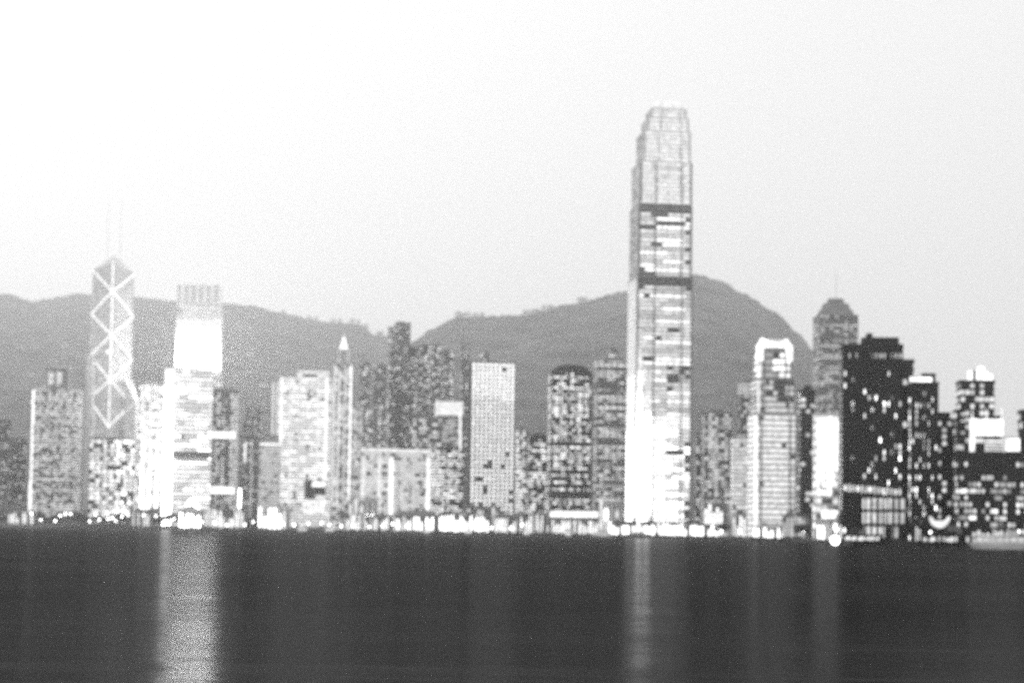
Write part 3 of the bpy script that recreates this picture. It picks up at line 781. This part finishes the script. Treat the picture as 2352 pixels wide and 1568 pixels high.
# --- small houses along the ridges and slopes
def house(vx, D, tab, D0, Dr, w, hgt, label, grp, m=CONC_L, lv=E2):
    z = hill_height(tab, D0, Dr, vx, D)
    p = at(vx, 1195, D)
    t = thing('hillside_house', (p.x, p.y, z - 6), label, 'house', R(random.uniform(-15, 15)), grp)
    part('wall', t, m, (0, 0, (hgt + 6) / 2), (w, w * .7, hgt + 6))
    rf = part('roof', t, CONC_M, (0, 0, hgt + 6.5), (w * 1.08, w * .8, 1.4))
    sub(part('stair_tower', t, m, (w * .25, 0, hgt + 8), (w * .25, w * .3, 4)), rf)
    nb = max(2, int(w / 7))
    for i in range(nb):
        for j in range(max(1, int(hgt / 7))):
            if random.random() < .6: part('window', t, lv, (-w / 2 + w * (i + .5) / nb, -w * .35 - .3, 9 + j * 6.0), (3.4, .5, 2.8))
for vx, w, hh in ((1044, 12, 16), (1056, 14, 12), (1068, 10, 14), (1084, 16, 10), (1100, 12, 12), (1200, 14, 14), (1214, 12, 12), (1226, 16, 10), (1242, 12, 15), (1258, 18, 10), (1326, 14, 16), (1338, 12, 12)):
    house(vx, 7570, RIDGE_E, 2350, 7600, w * 1.6, hh * 1.5, 'small pale house perched on the skyline of the rounded peak', 'houses on the peak skyline')
for vx, w, hh in ((640, 14, 12), (700, 16, 12), (716, 14, 16), (756, 18, 14), (772, 14, 18), (800, 16, 20), (814, 14, 16), (832, 18, 14), (864, 24, 16)):
    house(vx, 10350, RIDGE_W, 2500, 10400, w * 1.6, hh * 1.5, 'small pale house on the skyline of the long ridge', 'houses on the ridge skyline')
for vx, D in ((16, 4500), (40, 4480), (86, 4550), (36, 3900), (62, 3700), (96, 3500), (112, 3450), (70, 3300), (152, 4000), (138, 3900), (540, 4300), (564, 4000), (600, 3600)):
    house(vx, 2500 + (D - 2500) * 3.59, RIDGE_W, 2500, 10400, 1.5 * random.uniform(14, 24), random.uniform(8, 14), 'small lit house in the woods of the long ridge slope', 'houses on the ridge slope', lv=E3)
for vx, D in ((1640, 2700), (1668, 2600), (1220, 2700), (1150, 2900), (1236, 2600), (1660, 2500)):
    house(vx, 2350 + (D - 2350) * 3.88, RIDGE_E, 2350, 7600, 1.3 * random.uniform(12, 18), random.uniform(8, 14), 'small lit house in the woods of the rounded peak slope', 'houses on the peak slope')

# ================================================================== WATERFRONT
def hall(name, label, x0, x1, ytop, D, nb, m=E3, cat='building', roof='flat', wall=CONC_M, z0=GZ, depth=16, group=None, piles=False):
    """low waterfront hall: slab roof, piers and a lit bay between each pair"""
    D = D * run((x0 + x1) / 2)
    p, q = at(x0, 1195, D), at(x1, 1195, D)
    zt = zat((x0 + x1) / 2, ytop, D); h = zt - z0; w = q.x - p.x
    t = thing(name, ((p.x + q.x) / 2, D + depth / 2, z0), label, cat, max(-.35, shang((x0 + x1) / 2) * .35), group)
    part('wall', t, wall, (0, 1, h * .46), (w * .98, depth - 2, h * .92))
    rf = None
    if roof == 'flat': rf = part('roof', t, wall, (0, 0, h - .5), (w * 1.03, depth * 1.1, 1.0))
    elif roof == 'gable': rf = prism('roof', [(-w * .52, -depth * .56), (w * .52, -depth * .56), (w * .52, depth * .56), (-w * .52, depth * .56)], h * .86, h * 1.15, wall, t, top=.7)
    else:
        n = 10; v = []; R_ = h * .35
        for y in (-depth * .56, depth * .56):
            v += [(-w * .51 + w * 1.02 * i / n, y, h * .84 + R_ * math.sin(math.pi * i / n)) for i in range(n + 1)]
        f = [tuple(range(n + 1)), tuple(range(2 * n + 1, n, -1))] + [(i, i + n + 1, i + n + 2, i + 1) for i in range(n)] + [(0, n, 2 * n + 1, n + 1)]
        rf = poly('roof', v, f, wall, t)
    for i in range(nb):
        x = -w / 2 + w * (i + .5) / nb
        k = random.random()
        if k > .9: continue
        mm = m if k < .66 else (E2 if k < .82 else E1)
        bh = h * random.choice((.45, .6, .7, .78, .84))
        part('lit_bay', t, mm, (x + random.uniform(-.08, .08) * w / nb, -depth / 2 + 1.0 - .35, bh / 2 + random.uniform(.02, .12) * h), (w / nb * random.uniform(.5, .82), .5, bh))
    for i in range(nb + 1):
        part('pier', t, CONC_D, (-w / 2 + w * i / nb, -depth / 2 + .4, h * .43), (w / nb * .18, .8, h * .86))
    for i in range(random.randint(2, 5)):
        sub(part('roof_vent', t, random.choice((CONC_D, CONC_M, wall)), (random.uniform(-.45, .45) * w, random.uniform(-.2, .3) * depth, h + random.uniform(.3, 1.2)), (random.uniform(1.5, 6), 3, random.uniform(1.5, 4.5))), rf)
    if piles:
        part('deck', t, STONE, (0, -2, -.5), (w * 1.04, depth * 1.2, .9))
        for i in range(nb // 2 + 1):
            part('pile', t, STONE, (-w / 2 + w * i / (nb // 2), -depth / 2 - 1, -2.6), (1.1, 1.1, 3.6))
    return t, w, h

hall('ferry_terminal', 'small lit terminal hall with low trees behind it', 18, 80, 1173, 1925, 9, E3)
hall('park_pavilion', 'long low lit pavilion among dark trees under the braced tower', 299, 347, 1174, 1912, 8, E2)
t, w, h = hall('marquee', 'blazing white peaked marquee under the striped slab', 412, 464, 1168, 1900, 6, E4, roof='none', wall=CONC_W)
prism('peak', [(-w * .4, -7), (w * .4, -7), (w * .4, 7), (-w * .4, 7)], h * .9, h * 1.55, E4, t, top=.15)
hall('shop_row', 'row of lit shop fronts below the grey grid tower', 476, 524, 1162, 1893, 8, E3)
hall('shop_row', 'row of lit shop fronts below the narrow dark tower', 528, 562, 1168, 1880, 6, E3)
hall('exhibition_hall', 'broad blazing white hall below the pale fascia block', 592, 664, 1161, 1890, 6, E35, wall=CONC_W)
hall('podium_block', 'glowing podium blazing white beside the lantern tower', 800, 868, 1140, 1868, 5, E4, wall=CONC_W, depth=20)  # bays emit the podium's floodlight themselves
hall('pier_hall', 'long lit colonnade at the foot of the civic blocks', 796, 900, 1180, 1795, 18, E3, roof='flat')
hall('pier_hall', 'lit colonnade with gabled roof beside the civic colonnade', 905, 1004, 1178, 1785, 14, E35, roof='gable')
t, w, h = hall('ferry_pier', 'long two-tier pier with fringe of bright bays below the round-windowed tower', 1010, 1130, 1180, 1730, 24, E35, z0=GZ, piles=True)
hall('pier_hall', 'lit hall behind the two-tier pier', 1064, 1150, 1160, 1768, 10, E2, depth=12)
hall('ferry_pier', 'short pier with vaulted roof beside the two-tier pier', 1136, 1172, 1184, 1716, 7, E3, roof='vault', piles=True)
hall('pier_hall', 'little gabled hall beside the vaulted pier', 1178, 1206, 1182, 1712, 5, E3, roof='gable')
hall('pier_hall', 'lit flat-roofed hall beside the long canopy', 1208, 1254, 1178, 1712, 8, E3)
t, w, h = hall('canopy_pier', 'long canopy pier with glowing roof edge and rows of lit columns', 1258, 1388, 1192, 1672, 22, E3, piles=True)
sub(part('canopy_edge', t, CONC_W, (8, 0, h + 8.8), (w * 1.16, 22, 1.0)), part('canopy', t, E3, (8, 0, h + 5.2), (w * 1.12, 20, 6.0)))
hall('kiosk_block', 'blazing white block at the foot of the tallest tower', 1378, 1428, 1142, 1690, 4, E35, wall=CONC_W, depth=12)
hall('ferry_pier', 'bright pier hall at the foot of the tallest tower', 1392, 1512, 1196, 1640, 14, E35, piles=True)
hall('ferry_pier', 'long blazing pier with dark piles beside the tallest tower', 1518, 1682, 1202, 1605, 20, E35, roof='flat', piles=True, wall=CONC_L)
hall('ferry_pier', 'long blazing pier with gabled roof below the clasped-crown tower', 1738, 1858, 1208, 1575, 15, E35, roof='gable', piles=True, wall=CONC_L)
hall('pier_hall', 'small lit hall between the two blazing piers', 1690, 1728, 1180, 1640, 5, E3)
hall('shop_row', 'stepped lit shops above the gap between blazing piers', 1624, 1668, 1146, 1700, 5, E3)
hall('shop_row', 'lit shop terrace at the foot of the clasped-crown tower', 1722, 1776, 1170, 1655, 6, E3)
hall('shop_row', 'dim shop terrace beside the clasped-crown tower', 1806, 1860, 1182, 1640, 6, E1)
t, w, h = hall('drum_pavilion', 'drum-topped pavilion blazing below the white facade tower', 1888, 1936, 1190, 1570, 5, E35, wall=CONC_W)
taper('drum', t, E3, (0, 0), w * .36, w * .42, h, h + 4, 14); taper('drum_cap', t, CONC_W, (0, 0), w * .45, w * .1, h + 4, h + 5, 14)
hall('shop_row', 'lit rooms beside the drum-topped pavilion', 1942, 1982, 1170, 1560, 5, E3)
# glass mall below the dark slab
t, (w, d, h), c = tower('shopping_mall', 'dark-framed glass mall with two tiers of tall bright panes', 'building', 1986, 2084, 1143, 1548, ratio=.5, rz=R(-4), wall=CONC_D, glass=GLASS_D,
      lit=lambda f, nf, b, nb: (3 if b < nb * .6 else 2) if f > 0 or random.random() < .4 else 0, fl=6.2, bw_=3.0, runmax=1, piers=7, roof=False, band=.16, gapx=.2)
hall('quay_shed', 'low quay shed with fringe of bright lights below the glass mall', 1956, 2034, 1226, 1522, 16, E3, wall=CONC_D)
hall('quay_shed', 'low quay shed with bright fringe beneath the crescent of lights', 2134, 2186, 1226, 1510, 10, E3, wall=CONC_D)
hall('quay_shed', 'low quay shed with three broad lit bays beside the crescent shed', 2190, 2242, 1226, 1508, 6, E3, wall=CONC_D)
hall('quay_shed', 'lit quay shed before the broad black block', 2250, 2330, 1212, 1514, 8, E2, wall=CONC_D)
hall('pier_hall', 'small double hall beside the crescent of lights', 2110, 2130, 1204, 1522, 3, E2, wall=CONC_D)

# crescent of lights
D = 1526 * run(2158); p = at(2158, 1205, D)
t = thing('light_crescent', (p.x, D, GZ), 'glowing crescent of lights standing over the quay shed', 'light sculpture')
rad = 4.6; zc = zat(2158, 1184, D) - GZ
n = 12
for i in range(n):
    a = math.pi * (1.02 + .96 * (i + .5) / n); th = 1.0 + 2.0 * math.sin(math.pi * (i + .5) / n)
    part('lamp', t, E2, (math.cos(a) * rad * .86, 0, zc + math.sin(a) * (rad - th * .3)), (1.15, .8, th))
for s in (-1, 1): beam('post', (s * 2, .6, 0), (s * 2, .6, zc - 3), .3, METAL_D, t)

# --- boats
def boat(vx, D, L, label, decks=1, m=E3, hull=HULL, mastlamp=False, group=None):
    D = D * run(vx); L = L * min(1.0, run(vx) * 1.1)
    p = at(vx, 1195, D)
    t = thing('ferry_boat', (p.x, D, 0), label, 'boat', R(random.uniform(-8, 8)), group)
    B = L * .28; hh = max(1.4, L * .075)
    n = 14; v = []
    for z, sc in ((-.6, .8), (hh, 1.0)):
        for i in range(n):
            a = 2 * math.pi * i / n; x = math.cos(a); y = math.sin(a)
            v.append((math.copysign(abs(x) ** .7, x) * L / 2 * sc, math.copysign(abs(y) ** .6, y) * B / 2 * sc, z + (.5 * abs(x) ** 3 if z > 0 else 0)))
    f = [tuple(range(n - 1, -1, -1)), tuple(range(n, 2 * n))] + [(i, (i + 1) % n, (i + 1) % n + n, i + n) for i in range(n)]
    poly('hull', v, f, hull, t)
    for k in range(decks):
        Lk = L * (.78 - .16 * k); z = hh + .2 + k * 2.8
        cb = part('cabin', t, HULL, (0, 0, z + 1.3), (Lk, B * .78, 2.6)); sub(part('roof', t, HULL, (0, 0, z + 2.7), (Lk * 1.06, B * .86, .3)), cb)
        nw = max(4, int(Lk / 2.4))
        for i in range(nw): sub(part('window', t, m, (-Lk / 2 + Lk * (i + .5) / nw, -B * .39 - .08, z + 1.5), (Lk / nw * .72, .16, 1.3)), cb)
    ztop = hh + .2 + decks * 2.8
    part('wheelhouse', t, HULL, (L * .16, 0, ztop + 1.1), (L * .14, B * .5, 2.2))
    taper('funnel', t, hull, (-L * .1, 0), .8, .6, ztop, ztop + 2.6)
    taper('mast', t, METAL, (L * .1, 0), .18, .1, ztop, ztop + 5)
    if mastlamp:
        o = link('lamp', None, t); col.objects.unlink(o); bpy.data.objects.remove(o)
        bm = bmesh.new(); bmesh.ops.create_icosphere(bm, subdivisions=2, radius=2.0)
        me = bpy.data.meshes.new('lamp'); bm.to_mesh(me); bm.free(); me.materials.append(E4)
        o = link('lamp', me, t); o.location = (0, -B * .5, 2.0)
    return t
boat(695, 1745, 15, 'small white lit ferry moored below the glowing bank', 1)
boat(757, 1735, 14, 'small white lit ferry moored below the lantern tower', 1)
boat(1305, 1560, 8, 'tiny launch with one light off the canopy pier', 1)
boat(1383, 1560, 20, 'low lit ferry crossing before the pier at the tallest tower', 1, E2)
boat(1918, 1450, 11, 'dark launch carrying a dazzling round lamp', 1, mastlamp=True, hull=HULL_D)
boat(2300, 1380, 50, 'long pale ferry lying off the broad black block', 1, E1)
boat(980, 1690, 9, 'tiny launch off the civic colonnades', 1)
boat(1075, 1660, 9, 'tiny launch off the two-tier pier', 1)
boat(1210, 1620, 9, 'tiny launch off the flat-roofed hall', 1)

# --- trees
def tree_meshes(seed):
    rnd = random.Random(seed)
    H = 13.0
    v, f = [], []
    def tube(p, q, r0, r1, n=6):
        p, q = Vector(p), Vector(q); d = (q - p).normalized(); a = d.orthogonal().normalized(); b = d.cross(a); k = len(v)
        for c, r in ((p, r0), (q, r1)):
            for i in range(n):
                t = 2 * math.pi * i / n; v.append(tuple(c + a * math.cos(t) * r + b * math.sin(t) * r))
        for i in range(n): f.append((k + i, k + (i + 1) % n, k + n + (i + 1) % n, k + n + i))
    tube((0, 0, 0), (.2, .1, 5), .45, .3); tips = []
    for i in range(7):
        a = 2 * math.pi * i / 7 + rnd.uniform(-.3, .3); l = rnd.uniform(2.5, 5)
        q = (.2 + math.cos(a) * l, .1 + math.sin(a) * l, rnd.uniform(6.5, 10)); tube((.2, .1, rnd.uniform(3.6, 5)), q, .2, .08, 5); tips.append(q)
    tips.append((.2, .1, 10.5)); tube((.2, .1, 5), (.2, .1, 10.5), .28, .08, 5)
    tr = bpy.data.meshes.new('trunk'); tr.from_pydata(v, [], f); tr.materials.append(BARK)
    v2, f2 = [], []
    for c in tips:
        R_ = rnd.uniform(1.6, 2.8)
        for i in range(80):
            d = Vector((rnd.gauss(0, 1), rnd.gauss(0, 1), rnd.gauss(0, .75))).normalized() * R_ * rnd.uniform(.4, 1.05)
            o = Vector(c) + d; a = Vector((rnd.gauss(0, 1), rnd.gauss(0, 1), rnd.gauss(0, 1))).normalized(); b = a.orthogonal().normalized(); s = rnd.uniform(.3, .6); k = len(v2)
            v2 += [tuple(o + a * s), tuple(o + b * s), tuple(o - a * s), tuple(o - b * s)]; f2.append((k, k + 1, k + 2, k + 3))
    cr = bpy.data.meshes.new('crown'); cr.from_pydata(v2, [], f2); cr.materials.append(LEAF)
    return tr, cr
TREES = [tree_meshes(s) for s in (1, 2, 3, 4)]
def tree(vx, D, s, label, group):
    D = D * run(vx); s = s * min(1.2, .35 + .65 * run(vx))
    p = at(vx, 1195, D); tr, cr = TREES[random.randrange(4)]
    t = thing('waterfront_tree', (p.x, D, GZ), label, 'tree', random.uniform(0, 6), group); t.scale = (s, s, s * random.uniform(.85, 1.15))
    link('trunk', tr, t); link('crown', cr, t)
random.seed(21)
for i in range(34): tree(96 + i * 9.2 + random.uniform(-4, 4), random.uniform(1925, 1960), random.uniform(.95, 1.5), 'dark leafy tree in the grove below the braced tower', 'trees of the grove below the braced tower')
for i in range(9): tree(562 + i * 4 + random.uniform(-2, 2), 1905, random.uniform(.8, 1.1), 'dark leafy tree between the shop row and the white hall', 'trees beside the white hall')
for i in range(14): tree(1574 + i * 7 + random.uniform(-3, 3), 1650, random.uniform(.7, 1.1), 'dark leafy tree on the bank above the long blazing pier', 'trees above the blazing pier')
for i in range(6): tree(1836 + i * 8 + random.uniform(-3, 3), 1618, random.uniform(.8, 1.2), 'dark leafy tree below the dark narrow tower', 'trees below the dark narrow tower')
for i in range(6): tree(2086 + i * 6 + random.uniform(-3, 3), 1535, random.uniform(.7, 1.0), 'dark leafy tree beside the glass mall', 'trees beside the glass mall')
for i in range(8): tree(-30 + i * 9 + random.uniform(-3, 3), 1950, random.uniform(.9, 1.2), 'dark leafy tree behind the small lit terminal', 'trees behind the terminal')

# --- street lamps
LAMP = {}
def lamp(vx, D, hgt, label, group):
    if vx < 420: D = D * run(vx)
    p = at(vx, 1195, D)
    t = thing('street_lamp', (p.x, D, GZ), label, 'street lamp', 0, group)
    if 'pole' not in LAMP:
        o = taper('pole', t, METAL_D, (0, 0), .16, .08, 0, 1.0, 6); LAMP['pole'] = o.data
    else: o = link('pole', LAMP['pole'], t)
    o.scale.z = hgt
    if 'head' not in LAMP:
        bm = bmesh.new(); bmesh.ops.create_icosphere(bm, subdivisions=1, radius=1.0)
        me = bpy.data.meshes.new('lamp_head'); bm.to_mesh(me); bm.free(); me.materials.append(E4); LAMP['head'] = me
    q = max(.5, run(vx))
    o = link('lamp_head', LAMP['head'], t); o.location = (0, -.3, hgt); o.scale = (1.0 * q, 1.0 * q, 1.5 * q)
    part('arm', t, METAL_D, (0, -.15, hgt - .4), (.14, .6, .14))
random.seed(5)
for vx, hh in ((72, 14), (94, 7), (127, 6), (138, 12), (150, 14), (162, 14), (206, 6), (219, 14), (228, 8), (246, 16), (248, 9), (258, 10), (266, 7), (280, 12), (290, 16), (322, 15), (330, 14), (358, 13), (372, 14), (392, 8), (400, 10)):
    lamp(vx, 1916 + random.uniform(-3, 4), hh * 1.3, 'glowing globe lamp along the grove promenade', 'lamps along the grove promenade')
for i in range(26):
    vx = 470 + i * 29 + random.uniform(-8, 8); lamp(vx, shore(vx) + 8, random.uniform(5, 10), 'glowing globe lamp along the central quay', 'lamps along the central quay')
for i in range(22):
    vx = 1490 + i * 40 + random.uniform(-10, 10); lamp(vx, shore(vx) + 5, random.uniform(5, 12) * max(.5, run(vx)), 'glowing globe lamp along the blazing piers', 'lamps along the far piers')

# ================================================================== HAZE
hz = bpy.data.materials.new('haze'); hz.use_nodes = True
ht_ = hz.node_tree; ht_.nodes.clear()
pv = ht_.nodes.new('ShaderNodeVolumePrincipled'); ho = ht_.nodes.new('ShaderNodeOutputMaterial')
pv.inputs['Color'].default_value = (.97, .97, .97, 1)
pv.inputs['Density'].default_value = 8.5e-5
pv.inputs['Anisotropy'].default_value = .75
ht_.links.new(pv.outputs[0], ho.inputs['Volume'])
o = part('haze', None, PAVE, (0, 6000, 899), (24000, 13600, 1800))
o.data = o.data.copy(); o.data.materials.clear(); o.data.materials.append(hz); o.data.name = 'haze'
tag(o, kind='stuff')
